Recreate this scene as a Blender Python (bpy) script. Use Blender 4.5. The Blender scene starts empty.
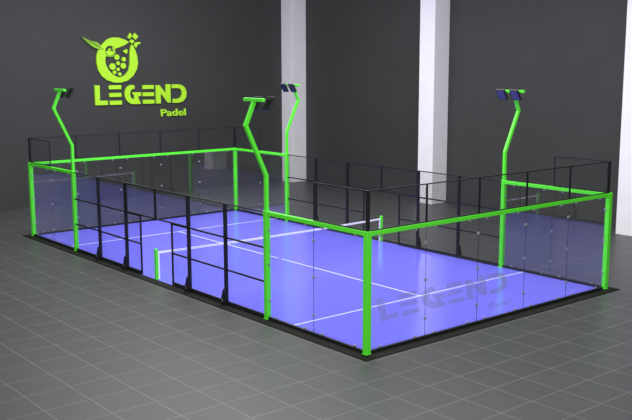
import bpy, bmesh, math
from math import radians as R, sin, cos, pi
from mathutils import Vector, Matrix
from mathutils.geometry import tessellate_polygon
S = bpy.context.scene
C = S.collection
GREEN = (0.11, 0.86, 0.035)
LIME = (0.46, 0.86, 0.035)
COLUMN = (0.90, 0.89, 0.95)
WALL = (0.046, 0.046, 0.047)
CAGE_SHADE = (0.014, 0.015, 0.011)  # shade along the cage foot, put into a colour
TURF = (0.19, 0.18, 0.98); TURFSPEC = 0.6; GIOR = 1.70
TILE = (0.056, 0.057, 0.059); TILESPEC = 0.35
GROUT = (0.165, 0.165, 0.165); JOINT = 0.010
FILM = 0.24
AMB = 0.68; AMBC = (0.97, 0.97, 1.0)
AREAS = [('court_light', (6, 11, 12), (14, 24), 3800),
         ('front_fill', (-13, -14, 12), (10, 10), 1900, (R(68), 0, R(-38)))]  # second one is a fill added high at the camera to brighten the columns
SIGN = {
'L' : [(6.57,5.87),(6.85,5.86),(6.83,5.09),(7.27,5.08),(7.26,4.86),(6.58,4.86)] ,
'E' : [[(7.36,5.85),(8.06,5.86),(8.05,5.65),(7.37,5.65)],[(7.37,5.46),(8.05,5.46),(8.05,5.26),(7.38,5.26)],[(7.38,5.07),(8.07,5.06),(8.06,4.85),(7.38,4.86)]] ,
'G' : [(8.73,5.86),(8.6,5.85),(8.43,5.79),(8.31,5.65),(8.24,5.47),(8.25,5.28),(8.32,5.1),(8.45,4.95),(8.63,4.87),(8.88,4.86),(9.16,4.86),(9.02,5.19),(9.03,5.26),(9.18,5.27),(9.19,5.47),(8.65,5.47),(8.8,5.27),(8.76,5.09),(8.64,5.15),(8.56,5.28),(8.55,5.44),(8.61,5.59),(8.73,5.65),(8.81,5.64),(8.83,5.8)] ,
'E2' : [[(9.3,5.83),(9.95,5.83),(9.96,5.63),(9.29,5.63)],[(9.3,5.46),(9.96,5.45),(9.96,5.25),(9.29,5.26)],[(9.3,5.07),(9.98,5.06),(9.97,4.86),(9.3,4.86)]] ,
'N' : [(10.08,5.82),(10.3,5.82),(10.68,5.37),(10.69,5.86),(10.97,5.86),(10.96,4.88),(10.78,4.88),(10.36,5.4),(10.36,4.85),(10.08,4.85)] ,
'D' : [(11.06,5.84),(11.43,5.85),(11.71,5.79),(11.9,5.63),(11.97,5.4),(11.93,5.13),(11.75,4.94),(11.5,4.86),(11.08,4.86),(11.09,5.07),(11.41,5.07),(11.6,5.15),(11.69,5.32),(11.67,5.49),(11.55,5.62),(11.37,5.65),(11.05,5.64)] ,
'padel' : [(10.33,4.17),(11.89,4.14),(10.35,4.55)] ,
'ring' : [(8.59,8.05),(8.35,8.17),(8.0,8.27),(7.66,8.27),(7.38,8.18),(7.13,7.97),(6.95,7.78),(6.83,7.6),(6.74,7.32),(6.73,7.01),(6.8,6.64),(6.99,6.33),(7.29,6.11),(7.67,5.99),(8.05,5.99),(8.45,6.09),(8.78,6.34),(8.99,6.66),(9.07,7.01),(9.03,7.36),(8.93,7.65),(8.82,7.85),(8.73,7.93),(8.65,7.77),(8.61,7.52),(8.6,7.2),(8.58,6.89),(8.49,6.57),(8.28,6.35),(8.03,6.26),(7.82,6.28),(7.58,6.42),(7.35,6.67),(7.22,6.95),(7.21,7.17),(7.27,7.34),(7.48,7.27),(7.69,7.37),(7.78,7.54),(7.76,7.7),(8.02,7.78),(8.34,7.89)] ,
'eye' : [(7.49,7.59),(7.75,7.59)] ,
'seeds' : [[(7.87,7.28),(8.03,7.28)],[(8.26,7.17),(8.39,7.17)],[(7.93,6.97),(8.04,6.97)],[(7.61,6.8),(7.8,6.8)],[(8.22,6.84),(8.39,6.84)],[(7.92,6.66),(8.02,6.66)],[(7.71,6.51),(7.82,6.51)],[(8.01,6.42),(8.11,6.42)]] ,
'tri' : [(8.23,7.58),(8.42,7.69),(8.49,7.65),(8.45,7.45),(8.32,7.5)] ,
'petals' : [[(8.51,8.27),(8.67,8.53),(8.76,8.4),(8.66,8.22)],[(8.77,8.31),(8.93,8.52),(9.14,8.35),(8.97,8.17),(8.86,8.27)],[(8.62,8.08),(8.7,8.19),(8.85,8.16),(8.9,8.07),(8.76,7.97)],[(8.86,7.94),(9.01,8.05),(9.25,8.06),(9.25,7.98),(9.09,7.94),(8.99,7.76),(8.91,7.82)]] ,
'leaf' : [(5.95,8.29),(6.19,8.19),(6.49,8.07),(6.76,8.02),(6.95,7.88),(7.14,7.67),(6.86,7.65),(6.56,7.77),(6.37,7.89),(6.15,8.08)] ,
'vein' : [(6.34,8.0),(6.52,7.9),(6.71,7.79),(7.06,7.69),(7.04,7.66),(6.69,7.76),(6.5,7.86)] ,
'rim' : [(6.49,8.07),(6.76,8.02),(6.95,7.88),(7.14,7.67),(7.08,7.7),(6.91,7.86),(6.74,7.98)] ,
}

# ---------------------------------------------------------------- materials
def principled(name, col, rough=0.5, metal=0.0, spec=0.5, coat=0.0):
    m = bpy.data.materials.new(name); m.use_nodes = True
    b = m.node_tree.nodes['Principled BSDF']
    b.inputs['Base Color'].default_value = (*col, 1)
    b.inputs['Roughness'].default_value = rough
    b.inputs['Metallic'].default_value = metal
    b.inputs['Specular IOR Level'].default_value = spec
    b.inputs['Coat Weight'].default_value = coat
    return m, m.node_tree, b

def add_noise(nt, b, col, amount, scale, rough=None, ramp=(0.35, 0.65)):
    tc = nt.nodes.new('ShaderNodeTexCoord'); n = nt.nodes.new('ShaderNodeTexNoise')
    n.inputs['Scale'].default_value = scale; n.inputs['Detail'].default_value = 6
    nt.links.new(tc.outputs['Object'], n.inputs['Vector'])
    r = nt.nodes.new('ShaderNodeMapRange')
    r.inputs['From Min'].default_value = ramp[0]; r.inputs['From Max'].default_value = ramp[1]
    r.inputs['To Min'].default_value = 1 - amount; r.inputs['To Max'].default_value = 1 + amount
    nt.links.new(n.outputs['Fac'], r.inputs['Value'])
    mx = nt.nodes.new('ShaderNodeVectorMath'); mx.operation = 'SCALE'
    mx.inputs[0].default_value = col
    nt.links.new(r.outputs['Result'], mx.inputs['Scale'])
    nt.links.new(mx.outputs['Vector'], b.inputs['Base Color'])
    return tc, n, mx

M = {}
M['green'], nt, b = principled('green_powder_coat', GREEN, 0.38, 0, 0.4)
M['black'], nt, b = principled('black_powder_coat', (0.010, 0.010, 0.012), 0.5, 0, 0.3)
M['wire'], nt, b = principled('black_wire', (0.012, 0.012, 0.014), 0.5, 0, 0.4)
M['steel'], nt, b = principled('brushed_steel', (0.42, 0.42, 0.43), 0.4, 0.6, 0.5)
M['rubber'], nt, b = principled('dark_rubber', (0.02, 0.02, 0.022), 0.8, 0, 0.3)
M['lens'], nt, b = principled('lamp_lens', (0.02, 0.02, 0.075), 0.25, 0, 0.7)  # navy in the base colour stands in for the court's reflection
M['housing'], nt, b = principled('lamp_housing', (0.007, 0.007, 0.010), 0.5, 0, 0.5)
M['tape'], nt, b = principled('white_net_tape', (0.93, 0.93, 0.95), 0.7, 0, 0.2)
M['cord'], nt, b = principled('net_cord', (0.06, 0.06, 0.08), 0.8, 0, 0.1)
M['line'], nt, b = principled('white_line_paint', (0.80, 0.80, 0.86), 0.5, 0, 0.3)
M['lime'], nt, b = principled('lime_sign_face', LIME, 0.45, 0, 0.3)
M['leaf'], nt, b = principled('leaf_green', (0.17, 0.36, 0.03), 0.45, 0, 0.3)
M['dark'], nt, b = principled('sign_dark_detail', (0.03, 0.05, 0.02), 0.5, 0, 0.3)
M['column'], nt, b = principled('white_column_paint', COLUMN, 0.45, 0, 0.4)
add_noise(nt, b, COLUMN, 0.02, 1.5)
M['wall'], nt, b = principled('charcoal_wall_paint', WALL, 0.6, 0, 0.3)
add_noise(nt, b, WALL, 0.04, 0.6)
M['cage_shade'], nt, b = principled('painted_cage_shade', CAGE_SHADE, 0.8, 0, 0.12)
add_noise(nt, b, CAGE_SHADE, 0.12, 5)

# blue artificial turf / acrylic court carpet with a soft sheen
M['turf'], nt, b = principled('blue_court_surface', TURF, 0.17, 0, TURFSPEC)
tc, n, mx = add_noise(nt, b, TURF, 0.03, 60)
bp = nt.nodes.new('ShaderNodeBump'); bp.inputs['Strength'].default_value = 0.04; bp.inputs['Distance'].default_value = 0.01
nt.links.new(n.outputs['Fac'], bp.inputs['Height']); nt.links.new(bp.outputs['Normal'], b.inputs['Normal'])

# one metre floor tiles with pale joints
def tile_floor():
    m, nt, b = principled('grey_floor_tiles', TILE, 0.42, 0, TILESPEC)
    N, Lk = nt.nodes, nt.links
    tc = N.new('ShaderNodeTexCoord'); sx = N.new('ShaderNodeSeparateXYZ'); Lk.new(tc.outputs['Object'], sx.inputs[0])
    def mth(op, a, b_=None, c=None):
        q = N.new('ShaderNodeMath'); q.operation = op
        for i, v in enumerate((a, b_, c)):
            if v is None: continue
            if isinstance(v, (int, float)): q.inputs[i].default_value = v
            else: Lk.new(v, q.inputs[i])
        return q.outputs[0]
    w = JOINT
    def joint(o):
        f = mth('FRACT', mth('ADD', o, 0.44 + 100.0))
        d = mth('ABSOLUTE', mth('SUBTRACT', f, 0.5))
        return mth('GREATER_THAN', d, 0.5 - w)
    j = mth('MAXIMUM', joint(sx.outputs[0]), joint(sx.outputs[1]))
    fx = mth('FLOOR', mth('ADD', sx.outputs[0], 0.44)); fy = mth('FLOOR', mth('ADD', sx.outputs[1], 0.44))
    cb = N.new('ShaderNodeCombineXYZ'); Lk.new(fx, cb.inputs[0]); Lk.new(fy, cb.inputs[1])
    wn = N.new('ShaderNodeTexWhiteNoise'); wn.noise_dimensions = '2D'; Lk.new(cb.outputs[0], wn.inputs['Vector'])
    ns = N.new('ShaderNodeTexNoise'); ns.inputs['Scale'].default_value = 3.5; ns.inputs['Detail'].default_value = 8; Lk.new(tc.outputs['Object'], ns.inputs['Vector'])
    k = mth('ADD', mth('MULTIPLY', wn.outputs['Value'], 0.06), mth('MULTIPLY', ns.outputs['Fac'], 0.35))
    k = mth('ADD', k, 0.80)
    sc = N.new('ShaderNodeVectorMath'); sc.operation = 'SCALE'; sc.inputs[0].default_value = TILE; Lk.new(k, sc.inputs['Scale'])
    mix = N.new('ShaderNodeMix'); mix.data_type = 'RGBA'
    Lk.new(j, mix.inputs['Factor']); Lk.new(sc.outputs[0], mix.inputs['A']); mix.inputs['B'].default_value = (*GROUT, 1)
    Lk.new(mix.outputs['Result'], b.inputs['Base Color'])
    return m
M['tile'] = tile_floor()

# clear glass: transparent with Fresnel mirror reflection on both faces
def glass():
    m = bpy.data.materials.new('clear_glass'); m.use_nodes = True
    nt = m.node_tree; N, Lk = nt.nodes, nt.links; N.clear()
    out = N.new('ShaderNodeOutputMaterial'); mix = N.new('ShaderNodeMixShader')
    tr = N.new('ShaderNodeBsdfTransparent'); tr.inputs[0].default_value = (0.965, 0.975, 0.975, 1)
    gl = N.new('ShaderNodeBsdfGlossy'); gl.inputs['Roughness'].default_value = 0.0; gl.inputs[0].default_value = (1, 1, 1, 1)
    fr = N.new('ShaderNodeFresnel'); geo = N.new('ShaderNodeNewGeometry'); mp = N.new('ShaderNodeMapRange')
    mp.inputs['To Min'].default_value = GIOR; mp.inputs['To Max'].default_value = 1 / GIOR
    Lk.new(geo.outputs['Backfacing'], mp.inputs['Value']); Lk.new(mp.outputs[0], fr.inputs['IOR'])
    Lk.new(fr.outputs[0], mix.inputs[0]); Lk.new(tr.outputs[0], mix.inputs[1]); Lk.new(gl.outputs[0], mix.inputs[2])
    Lk.new(mix.outputs[0], out.inputs[0])
    return m
M['glass'] = glass()
def film():
    m = bpy.data.materials.new('grey_translucent_film'); m.use_nodes = True
    nt = m.node_tree; b = nt.nodes['Principled BSDF']
    b.inputs['Base Color'].default_value = (0.30, 0.30, 0.33, 1); b.inputs['Alpha'].default_value = FILM
    b.inputs['Roughness'].default_value = 0.6; b.inputs['Specular IOR Level'].default_value = 0.1
    return m
M['film'] = film()

# ---------------------------------------------------------------- helpers
class MB:
    def __init__(s): s.bm = bmesh.new()
    def box(s, a, b, bevel=0.0):
        x0, y0, z0 = a; x1, y1, z1 = b
        vs = [s.bm.verts.new(p) for p in ((x0,y0,z0),(x1,y0,z0),(x1,y1,z0),(x0,y1,z0),(x0,y0,z1),(x1,y0,z1),(x1,y1,z1),(x0,y1,z1))]
        fs = [s.bm.faces.new([vs[i] for i in f]) for f in ((3,2,1,0),(4,5,6,7),(0,1,5,4),(1,2,6,5),(2,3,7,6),(3,0,4,7))]
        if bevel:
            es = list({e for f in fs for e in f.edges})
            bmesh.ops.bevel(s.bm, geom=es, offset=bevel, segments=2, affect='EDGES', profile=0.5)
        return s
    def obox(s, mat, size, bevel=0.0):               # oriented box
        m2 = MB(); h = [v / 2 for v in size]; m2.box([-v for v in h], h, bevel)
        m2.bm.transform(mat); s.join(m2); return s
    def join(s, o):
        me = bpy.data.meshes.new('t'); o.bm.to_mesh(me); s.bm.from_mesh(me); bpy.data.meshes.remove(me); o.bm.free()
    def cyl(s, p0, p1, r, n=12, r2=None):
        p0, p1 = Vector(p0), Vector(p1); d = p1 - p0
        q = d.to_track_quat('Z', 'Y').to_matrix().to_4x4(); q.translation = (p0 + p1) / 2
        bmesh.ops.create_cone(s.bm, cap_ends=True, segments=n, radius1=r, radius2=r if r2 is None else r2, depth=d.length, matrix=q)
        return s
    def sweep(s, pts, w, h=None, up=(0, 1, 0), bevel=0.0):   # square tube along a planar polyline, mitred
        h = h or w; up = Vector(up); pts = [Vector(p) for p in pts]; rings = []
        for i, p in enumerate(pts):
            d0 = (pts[i] - pts[i-1]).normalized() if i else None
            d1 = (pts[i+1] - pts[i]).normalized() if i < len(pts) - 1 else None
            d = (d0 + d1).normalized() if d0 and d1 else (d0 or d1)
            k = 1 / max(0.5, d.dot(d0 or d1)); sd = up.cross(d).normalized() * k
            rings.append([s.bm.verts.new(p + sd * (a * w / 2) + up * (b * h / 2)) for a, b in ((-1,-1),(1,-1),(1,1),(-1,1))])
        for a, b in zip(rings, rings[1:]):
            for i in range(4): s.bm.faces.new((a[i], a[(i+1) % 4], b[(i+1) % 4], b[i]))
        s.bm.faces.new(rings[0][::-1]); s.bm.faces.new(rings[-1])
        return s
    def poly(s, pts, axis, c0, c1):                  # extruded outline: axis 'y' -> pts are (x,z)
        def P(p, c): return (p[0], c, p[1]) if axis == 'y' else ((c, p[0], p[1]) if axis == 'x' else (p[0], p[1], c))
        a = [s.bm.verts.new(P(p, c0)) for p in pts]; b = [s.bm.verts.new(P(p, c1)) for p in pts]; n = len(pts)
        for t in tessellate_polygon([[Vector((p[0], p[1], 0)) for p in pts]]):
            s.bm.faces.new([a[i] for i in t]); s.bm.faces.new([b[i] for i in reversed(t)])
        for i in range(n): s.bm.faces.new((a[i], b[i], b[(i+1) % n], a[(i+1) % n]))
        return s
    def build(s, name, mat, parent=None, loc=None, smooth=False):
        bmesh.ops.recalc_face_normals(s.bm, faces=s.bm.faces)
        me = bpy.data.meshes.new(name); s.bm.to_mesh(me); s.bm.free()
        me.materials.append(mat)
        if smooth:
            for p in me.polygons: p.use_smooth = True
        o = bpy.data.objects.new(name, me); C.objects.link(o)
        if parent: o.parent = parent
        if loc: o.location = loc
        return o

def tag(o, label=None, cat=None, group=None, kind=None):
    if label: o['label'] = label
    if cat: o['category'] = cat
    if group: o['group'] = group
    if kind: o['kind'] = kind
    return o
def thing(name, loc, label, cat, group=None, rz=0):
    o = bpy.data.objects.new(name, None); C.objects.link(o); o.empty_display_size = 0.2
    o.location = loc; o.rotation_euler = (0, 0, rz)
    return tag(o, label, cat, group)
def copy_tree(o, parent=None):
    kids = list(o.children)
    c = o.copy(); C.objects.link(c)
    if parent: c.parent = parent
    for k in kids: copy_tree(k, c)
    return c
# ---------------------------------------------------------------- the hall
WX, WY, WH = 19.6, 27.5, 12.5
G0, G1 = -26.0, -22.0
tag(MB().box((G0, G1, -0.2), (WX, WY, 0)).build('floor', M['tile']), kind='structure')
tag(MB().box((G0, WY, -0.2), (WX, WY + 0.3, WH)).build('wall_left', M['wall']), kind='structure')
tag(MB().box((WX, G1, -0.2), (WX + 0.3, WY + 0.3, WH)).build('wall_right', M['wall']), kind='structure')
for i, (y0, y1, lb) in enumerate([(26.5, WY, 'tall white square column in the corner where the dark walls meet'),
                      (15.3, 16.3, 'tall white square column in the middle of the dark right wall'),
                      (3.95, 5.0, 'tall white square column at the right edge, behind the right court corner')]):
    c = MB().box((18.55, y0, 0), (WX, y1, WH), 0.015).build('column', M['column'])
    tag(c, lb, 'column', 'white columns along the right wall')

# ---------------------------------------------------------------- court base
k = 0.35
base = MB()  # thin dark strip standing in for floor shade and reflection around the cage
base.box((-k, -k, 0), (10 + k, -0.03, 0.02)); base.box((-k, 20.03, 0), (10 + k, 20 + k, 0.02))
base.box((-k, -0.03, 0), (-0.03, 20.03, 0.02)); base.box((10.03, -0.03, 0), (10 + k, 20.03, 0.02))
tag(base.build('shade_strip_1', M['cage_shade']), kind='structure')
TZ = 0.02
turf = tag(MB().box((-0.03, -0.03, 0), (10.03, 20.03, TZ)).build('court_carpet', M['turf']),
           'blue padel court carpet with white lines inside the cage', 'court')
for x0, y0, x1, y1 in ((0.03, 3.025, 9.97, 3.075), (0.03, 16.925, 9.97, 16.975), (4.975, 3.075, 5.025, 9.92), (4.975, 10.08, 5.025, 16.925)):
    MB().box((x0, y0, TZ), (x1, y1, TZ + 0.003)).build('court_line', M['line'], turf)

# black ground rails that carry the cage (one per side)
def ground_rail(a, b, lb):
    tag(MB().box(a, b, 0.008).build('ground_rail', M['black']), lb, 'rail', 'black ground rails under the cage')
ground_rail((0.08, -0.036, TZ), (9.92, 0.036, 0.095), 'black ground rail under the near end glass wall')
ground_rail((0.08, 19.964, TZ), (9.92, 20.036, 0.095), 'black ground rail under the far end glass wall')
for sx, w in ((0, 'left side fence nearest the lime sign'), (10, 'right side fence nearest the columns')):
    for a, b, e in ((0.08, 3.93, 'front glass corner'), (4.07, 9.0 - .02, 'front half of the mesh'), (11.02, 15.93, 'rear half of the mesh'), (16.07, 19.92, 'rear glass corner')):
        ground_rail((sx - 0.036, a, TZ), (sx + 0.036, b, 0.095 if b < 4 or a > 16 else 0.08), 'black ground rail below the %s on the %s' % (e, 'left long side' if sx == 0 else 'right long side'))

# ---------------------------------------------------------------- green corner posts
SIDE = {0: 'left', 10: 'right'}
def corner_post(x, y, lb, dx=0.0):
    t = thing('corner_post', (x, y, 0), lb, 'post', 'green corner posts')
    MB().box((-0.075, -0.075, 0.02), (0.075, 0.075, 3.03), 0.012).build('shaft', M['green'], t)
    MB().box((dx - 0.032, -0.032, 3.03), (dx + 0.032, 0.032, 4.0), 0.006).build('upper_shaft', M['black'], t)['label'] = 'black upper shaft'
    MB().box((-0.085, -0.085, 0.02), (0.085, 0.085, 0.034), 0.004).build('base_plate', M['green'], t)
corner_post(0, 0, 'green square corner post at the court corner nearest the camera')
corner_post(10.06, 0, 'green square corner post at the right corner of the court', -0.06)
corner_post(0, 20, 'green square corner post at the far left corner of the court')
corner_post(10, 20, 'green square corner post at the rear corner farthest from the camera')

# ---------------------------------------------------------------- light poles with two floodlights
def floodlight(parent, x, y, z):
    # local +x looks into the court; tilted down
    mt = Matrix.Translation((x, y, z)) @ Matrix.Rotation(R(-58), 4, 'Y')
    b = MB().obox(mt, (0.40, 0.34, 0.07), 0.012)
    for i in range(7):
        b.obox(mt @ Matrix.Translation((-0.15 + i * 0.05, 0, 0.05)), (0.012, 0.27, 0.05))
    h = b.build('floodlight', M['housing'], parent)
    l = MB().obox(mt @ Matrix.Translation((0, 0, -0.038)), (0.33, 0.27, 0.008), 0.002)
    l.build('lens', M['lens'], h)
    br = MB().box((-0.325, y - 0.03, 5.985), (x + 0.01, y + 0.03, 6.005))
    br.build('bracket', M['black'], h)
def light_pole(x, y, lb):
    t = thing('light_pole', (x, y, 0), lb, 'light pole', 'green light poles', pi if x > 5 else 0)
    MB().box((-0.07, -0.07, 0.02), (0.07, 0.07, 3.03), 0.012).build('lower_shaft', M['green'], t)
    MB().box((-0.085, -0.09, 0.02), (0.085, 0.09, 0.034), 0.004).build('base_plate', M['green'], t)
    MB().sweep([(0, 0, 3.03), (0, 0, 3.98), (-0.65, 0, 5.35), (-0.37, 0, 5.96)], 0.095, 0.095).build('upper_shaft', M['green'], t)
    MB().box((-0.425, -0.42, 5.96), (-0.315, 0.42, 6.05), 0.01).build('crossbar', M['green'], t)
    for yy in (-0.28, 0.28):
        floodlight(t, -0.10, yy, 5.90)
light_pole(0, 4, 'green bent light pole at the left of the near corner glass, two black floodlights')
light_pole(0, 16, 'green bent light pole left of the lime wall sign, by the far left glass corner')
light_pole(10, 16, 'green bent light pole standing before the white column at the room corner')
light_pole(10, 4, 'green bent light pole on the right, against the wall between the last two columns')

# ---------------------------------------------------------------- green top rails
def top_rail(a, b, lb, along):
    w = 0.05
    if along == 'x': m = MB().box((a[0], a[1] - w, 2.91), (b[0], a[1] + w, 3.02), 0.008)
    else: m = MB().box((a[0] - w, a[1], 2.91), (a[0] + w, b[1], 3.02), 0.008)
    tag(m.build('top_rail', M['green']), lb, 'rail', 'green top rails over the glass')
top_rail((0.075, 0), (9.985, 0), 'long green top rail over the near end glass wall', 'x')
top_rail((0.075, 20), (9.925, 20), 'long green top rail over the far end glass wall', 'x')
top_rail((0, 0.075), (0, 3.93), 'short green top rail from the nearest corner post to the near left light pole', 'y')
top_rail((0, 16.07), (0, 19.925), 'short green top rail at the far left corner of the court', 'y')
top_rail((10, 0.075), (10, 3.93), 'short green top rail running back from the right corner post', 'y')
top_rail((10, 16.07), (10, 19.925), 'short green top rail right of the rear corner post', 'y')

# ---------------------------------------------------------------- glass panels (local: x along the wall, y through it)
def make_glass(width, label, loc, rz, first, last):
    t = thing('glass_screen', loc, label, 'glass panel', 'clear glass wall panels of the cage', rz)
    x0, x1 = (0, width) if first else (0.010, width)
    MB().box((x0, -0.006, 0.095), (x1, 0.006, 2.91)).build('pane', M['glass'], t)
    if not first: MB().box((0.001, -0.005, 0.095), (0.010, 0.005, 2.91)).build('joint_seal', M['rubber'], t)
    def clamp(xa, xb, z, h=0.035):
        m = MB()
        m.box((xa, -0.02, z - h), (xb, 0.02, z + h), 0.006)
        m.cyl(((xa + xb) / 2, -0.028, z), ((xa + xb) / 2, 0.028, z), 0.012, 10)
        m.build('clamp', M['steel'], t)
    for z in (0.55, 1.55, 2.5):
        clamp(0.001, 0.036, z); clamp(width - 0.036, width - 0.001, z)
    for x in (0.35, width - 0.35):
        clamp(x - .03, x + .03, 0.126, 0.03); clamp(x - .03, x + .03, 2.878, 0.03)
    return t
ordw = ['first', 'second', 'third', 'fourth', 'fifth']
for yy, w in ((0, 'near'), (20, 'far')):
    for i in range(5):
        x0 = i * 2 if i else 0.08; x1 = i * 2 + 2 if i < 4 else 9.92
        lb = ('clear glass panel of the near end wall, %s from the nearest corner post' if yy == 0 else 'clear glass panel of the far end wall, %s from the far left corner') % ordw[i]
        t = make_glass(x1 - x0, lb, (x0, yy, 0), 0, i == 0, i == 4)
for sx in (0, 10):
    for j, (y0, y1) in enumerate(((0.08, 2.0), (2.0, 3.925), (16.075, 18.0), (18.0, 19.92))):
        end = 'near' if j < 2 else 'far'
        by = {0: 'beside the corner post', 1: 'beside the light pole', 2: 'beside the light pole', 3: 'beside the corner post'}[j]
        make_glass(y1 - y0, 'clear side glass panel on the %s long side, %s end, %s' % (SIDE[sx], end, by), (sx, y0, 0), pi / 2, j in (0, 2), j in (1, 3))

# ---------------------------------------------------------------- welded mesh
def mesh_wires(m, x0, x1, z0, z1, pitch=0.05, r=0.0019):
    bm = m.bm
    def bar(a, b):
        a, b = Vector(a), Vector(b); d = (b - a).normalized()
        s1 = Vector((0, 1, 0)) * r; s2 = d.cross(Vector((0, 1, 0))) * r
        q = [[bm.verts.new(p + s) for s in (s1, s2, -s1, -s2)] for p in (a, b)]
        for i in range(4): bm.faces.new((q[0][i], q[0][(i+1) % 4], q[1][(i+1) % 4], q[1][i]))
    n = int(round((x1 - x0) / pitch))
    for i in range(1, n):
        x = x0 + (x1 - x0) * i / n; bar((x, -r, z0), (x, -r, z1))
    n = int(round((z1 - z0) / pitch))
    for i in range(1, n):
        z = z0 + (z1 - z0) * i / n; bar((x0, r, z), (x1, r, z))
def mesh_panel(name, loc, rz, w, z0, z1, rails, label, cat, group, fr=0.02, left=True, right=True, top=None):
    t = thing(name, loc, label, cat, group, rz)
    top = top or fr
    a = 2 * fr if left else 0; b = w - (2 * fr if right else 0)
    if left and right:
        m = MB()
        m.box((0, -fr, z1 - 2 * top), (w, fr, z1)); m.box((0, -fr, z0), (w, fr, z0 + 2 * fr))
        m.box((0, -fr, z0 + 2 * fr), (2 * fr, fr, z1 - 2 * top)); m.box((w - 2 * fr, -fr, z0 + 2 * fr), (w, fr, z1 - 2 * top))
        m.build('frame', M['black'], t)
    else:
        for za, zb in [(z1 - 2 * top, z1), (z0, z0 + 2 * fr)] + [(z - fr, z + fr) for z in rails]:
            MB().box((0, -fr, za), (w, fr, zb), 0.004).build('rail', M['black'], t)
    g = MB(); mesh_wires(g, a, b, z0 + 2 * fr, z1 - 2 * top)
    g.build('wire_mesh', M['wire'], t)
    return t
# upper bands on top of the glass
for yy, w in ((0, 'near'), (20, 'far')):
    for i in range(5):
        x0 = i * 2 if i else 0.034; x1 = i * 2 + 2 if i < 4 else 9.966
        lb = 'black wire mesh panel above the %s end glass, %s from the %s' % (w, ordw[i], 'nearest corner post' if yy == 0 else 'far left corner')
        mesh_panel('upper_mesh_panel', (x0, yy, 0), 0, x1 - x0, 3.02, 4.0, [], lb, 'mesh panel', 'mesh panels above the glass', 0.014)
for sx in (0, 10):
    for y0, y1, w in ((0.034, 2.0, 'near'), (18.0, 19.966, 'far')):
        mesh_panel('upper_mesh_panel', (sx, y0, 0), pi / 2, y1 - y0, 3.02, 4.0, [],
                   'short black wire mesh panel above the %s side glass at the %s corner' % (SIDE[sx], w), 'mesh panel', 'mesh panels above the glass', 0.014)

# side fences: posts at 6, 8, 12, 14 with foot brackets; a gate opening between 9 and 11
def fence_post(x, y, lb):
    t = thing('fence_post', (x, y, 0), lb, 'post', 'black fence posts with foot brackets', 0 if x < 5 else pi)
    MB().box((-0.05, -0.04, 0.02), (0.05, 0.04, 3.0), 0.006).build('shaft', M['black'], t)
    b = MB()
    for s in (-1, 1):
        b.poly([(-0.05, 0.03), (-0.19, 0.03), (-0.16, 0.18), (-0.09, 0.46), (-0.05, 0.50)], 'y', s * 0.045 - 0.005, s * 0.045 + 0.005)
    b.box((-0.22, -0.06, 0.02), (0.06, 0.06, 0.034))
    for z in (0.12, 0.28, 0.40):
        b.cyl((-0.09 - (0.4 - z) * .1, -0.062, z), (-0.09 - (0.4 - z) * .1, 0.062, z), 0.022, 8)
    b.build('foot_bracket', M['black'], t)
    MB().box((-0.15, -0.035, 0.10), (-0.08, 0.035, 0.20), 0.01).build('clamp', M['steel'], t)
def plain_post(x, y, lb):
    tag(MB().box((x - 0.025, y - 0.025, 0.02), (x + 0.025, y + 0.025, 2.0), 0.004).build('gate_post', M['black']), lb, 'post', 'thin posts beside the side openings')
where = {14: 'beside the rear light pole', 12: 'behind the opening', 8: 'in front of the opening', 6: 'beside the front light pole'}
for sx in (0, 10):
    for y in (14, 12, 8, 6):
        fence_post(sx, y, 'tall black fence post of the %s side, %s' % (SIDE[sx], where[y]))
    plain_post(sx, 11, 'thin black post at the rear edge of the opening on the %s long side' % SIDE[sx])
    plain_post(sx, 9, 'thin black post at the front edge of the opening on the %s long side' % SIDE[sx])
    p = lambda y0, y1, z0, z1, rails, lb: mesh_panel('mesh_fence_panel', (sx, y0, 0), pi / 2, y1 - y0, z0, z1, rails,
             lb % SIDE[sx], 'mesh panel', 'mesh fence panels of the long sides', 0.024, False, False, 0.016)
    p(14.05, 15.93, 0.08, 3.0, (1.05, 2.0), 'tall black mesh fence panel touching the rear light pole, %s long side')
    p(12.05, 13.95, 0.08, 3.0, (1.05, 2.0), 'tall black mesh fence panel second from the rear light pole, %s long side')
    p(11.03, 11.95, 0.08, 2.0, (1.05,), 'narrow low black mesh panel on the rear side of the %s opening')
    p(8.05, 8.97, 0.08, 2.0, (1.05,), 'narrow low black mesh panel on the front side of the %s opening')
    p(6.05, 7.95, 0.08, 3.0, (1.05, 2.0), 'tall black mesh fence panel second from the front light pole, %s long side')
    p(4.07, 5.95, 0.08, 3.0, (1.05, 2.0), 'tall black mesh fence panel touching the front light pole, %s long side')
    for y0, y1, w in ((8.05, 10.0, 'front'), (10.0, 11.95, 'rear')):
        t = mesh_panel('lintel_mesh_panel', (sx, y0, 0), pi / 2, y1 - y0, 2.0, 3.0, [],
                   'black mesh panel bridging the %s opening, %s half' % (SIDE[sx], w), 'mesh panel', 'mesh panels bridging the side openings', 0.022)

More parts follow.
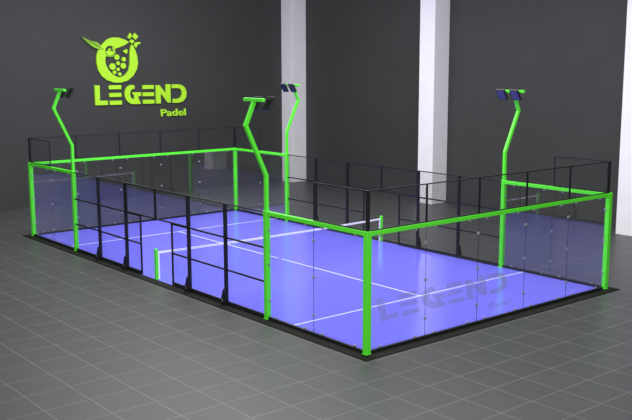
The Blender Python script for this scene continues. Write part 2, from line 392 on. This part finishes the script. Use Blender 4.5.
# ---------------------------------------------------------------- net
net = thing('padel_net', (0, 10, 0), 'low padel net with white top tape stretched between two green posts', 'net')
for x in (-0.02, 10.02):
    pst = MB().box((x - 0.05, -0.05, TZ), (x + 0.05, 0.05, 1.02), 0.01)
    pst.cyl((x, 0, 1.02), (x, 0, 1.045), 0.035, 12)
    pst.build('net_post', M['green'], net)
tp = MB()
N = 24
def ht(x): return 0.94 - 0.04 * (1 - ((x - 5) / 5) ** 2)
for i in range(N):
    xa, xb = 0.032 + 9.936 * i / N, 0.032 + 9.936 * (i + 1) / N
    tp.poly([(xa, ht(xa) - 0.065), (xb, ht(xb) - 0.065), (xb, ht(xb)), (xa, ht(xa))], 'y', -0.012, 0.012)
tp.build('top_tape', M['tape'], net)
for x in (0.07, 9.93):
    MB().box((x - 0.03, -0.008, TZ + 0.01), (x + 0.03, 0.008, ht(x) - 0.065)).build('side_tape', M['tape'], net)
nw = MB(); mesh_wires(nw, 0.10, 9.90, TZ + 0.01, 0.84, 0.08, 0.0008); nw.build('net_mesh', M['cord'], net)

# ---------------------------------------------------------------- lime sign on the left wall
SY0, SY1 = WY - 0.09, WY - 0.001
sign = thing('wall_sign', (9.3, WY, 6.0), 'large lime green fruit emblem and LEGEND Padel letters on the dark left wall', 'sign')
def sp(name, mat, polys, y0=SY0, y1=SY1):
    m = MB()
    for p in polys: m.poly(p, 'y', y0, y1)
    o = m.build(name, mat, sign); o.matrix_parent_inverse = Matrix.Translation((-9.3, -WY, -6.0))
    return o
for key in ('L', 'E', 'G', 'E2', 'N', 'D'):
    v = SIGN[key]; sp('letter', M['lime'], v if isinstance(v[0], list) else [v])
sp('emblem_ring', M['lime'], [SIGN['ring']])
def circ(cx, cz, r, n=24): return [(cx + r * cos(2 * pi * i / n), cz + r * sin(2 * pi * i / n)) for i in range(n)]
for (a, b) in SIGN['seeds']:
    sp('seed', M['lime'], [circ(a[0], a[1], (b[0] - a[0]) * 0.88)])
sp('seed', M['lime'], [SIGN['tri']])
for p in SIGN['petals']: sp('petal', M['lime'], [p])
sp('leaf', M['leaf'], [SIGN['leaf']], SY0 - 0.02, SY1)['label'] = 'darker green leaf'
sp('leaf_vein', M['lime'], [SIGN['vein'], SIGN['rim']], SY0 - 0.03, SY0 - 0.02)['label'] = 'pale lime leaf edge and vein'
ex, ez = SIGN['eye'][0]
sp('emblem_eye', M['lime'], [circ(ex, ez, 0.30)], SY0 - 0.02, SY1)
def arc(cx, cz, r0, r1, a0, a1, n=20):
    o = [(cx + r1 * cos(R(a0 + (a1 - a0) * i / n)), cz + r1 * sin(R(a0 + (a1 - a0) * i / n))) for i in range(n + 1)]
    return o + [(cx + r0 * cos(R(a0 + (a1 - a0) * i / n)), cz + r0 * sin(R(a0 + (a1 - a0) * i / n))) for i in range(n, -1, -1)]
sp('eye_swirl', M['dark'], [arc(ex, ez, 0.245, 0.27, 0, 355, 40), arc(ex - .01, ez + .02, 0.12, 0.22, 50, 190), arc(ex + .06, ez + .05, 0.03, 0.10, -60, 120),
                            [(ex - .05, ez + .0), (ex + .02, ez + .02), (ex + .12, ez - .03), (ex + .02, ez + .08)]], SY0 - 0.028, SY0 - 0.02)['label'] = 'dark swirl in the eye'
def word(txt, name, mat, size, width, thick, offset=0.0):
    cu = bpy.data.curves.new(name, 'FONT'); cu.body = txt; cu.size = size; cu.extrude = thick / 2; cu.offset = offset
    o = bpy.data.objects.new(name, cu); C.objects.link(o)
    bpy.context.view_layer.update()
    me = bpy.data.meshes.new_from_object(o.evaluated_get(bpy.context.evaluated_depsgraph_get()))
    bpy.data.objects.remove(o); bpy.data.curves.remove(cu)
    xs = [v.co.x for v in me.vertices]; x0, x1 = min(xs), max(xs)
    for v in me.vertices: v.co.x = (v.co.x - x0) * width / (x1 - x0)
    me.materials.clear(); me.materials.append(mat); me.name = name
    o = bpy.data.objects.new(name, me); C.objects.link(o)
    return o
w = word('Padel', 'lettering', M['lime'], 0.52, 1.54, 0.08, 0.009)
w.parent = sign; w.matrix_parent_inverse = Matrix.Translation((-9.3, -WY, -6.0))
w.location = (10.36, WY - 0.042, 4.17); w.rotation_euler = (pi / 2, 0, 0)

# ---------------------------------------------------------------- faint grey logo film on the near end glass
dec = thing('glass_decal', (0.4, -0.0075, 0.75), 'faint grey slanted LEGEND Padel film lettering on the near end glass', 'decal')
def dmap(p):
    u = (p[0] - 6.57) / (11.97 - 6.57); v = (p[1] - 4.86) / 1.0
    return (0.04 + u * 4.9 - 0.16 * v, v * 0.58)
for key in ('L', 'E', 'G', 'E2', 'N', 'D'):
    v = SIGN[key]; v = v if isinstance(v[0], list) else [v]
    m = MB()
    for p in v: m.poly([dmap(c) for c in p], 'y', -0.0012, 0)
    m.build('letter', M['film'], dec)
w = word('Padel', 'lettering', M['film'], 0.24, 0.95, 0.001, 0.002)
w.parent = dec; w.location = (4.1, -0.0006, -0.42); w.rotation_euler = (pi / 2, 0, 0)

# ---------------------------------------------------------------- light
def area(name, loc, size, energy, rot=(0, 0, 0), col=(1, 1, 1)):
    l = bpy.data.lights.new(name, 'AREA'); l.shape = 'RECTANGLE'; l.size, l.size_y = size; l.energy = energy; l.color = col
    o = bpy.data.objects.new(name, l); C.objects.link(o); o.location = loc; o.rotation_euler = rot
    return o
for a in AREAS: area(*a)
W = bpy.data.worlds.new('hall_ambient'); S.world = W; W.use_nodes = True
W.node_tree.nodes['Background'].inputs[0].default_value = (*AMBC, 1)
W.node_tree.nodes['Background'].inputs[1].default_value = AMB

# ---------------------------------------------------------------- camera
cam = bpy.data.cameras.new('camera'); co = bpy.data.objects.new('camera', cam); C.objects.link(co)
cam.sensor_fit = 'HORIZONTAL'; cam.sensor_width = 36; cam.lens = 907.712 / 632 * 36
cam.clip_end = 200
yaw, pit, rol = 0.8796980, -0.1598875, -0.0016322
d = Vector((cos(pit) * cos(yaw), cos(pit) * sin(yaw), sin(pit)))
r = Vector((sin(yaw), -cos(yaw), 0)); u = r.cross(d)
r2 = r * cos(rol) + u * sin(rol); u2 = -r * sin(rol) + u * cos(rol)
mt = Matrix((r2, u2, -d)).transposed().to_4x4(); mt.translation = (-14.35696, -15.44796, 6.93618)
co.matrix_world = mt
S.camera = co
S.view_settings.view_transform = 'Standard'; S.view_settings.look = 'None'
S.view_settings.exposure = 0.0; S.view_settings.gamma = 1.0; S.view_settings.use_curve_mapping = False
S.cycles.transparent_max_bounces = 64; S.cycles.max_bounces = 10; S.cycles.glossy_bounces = 6
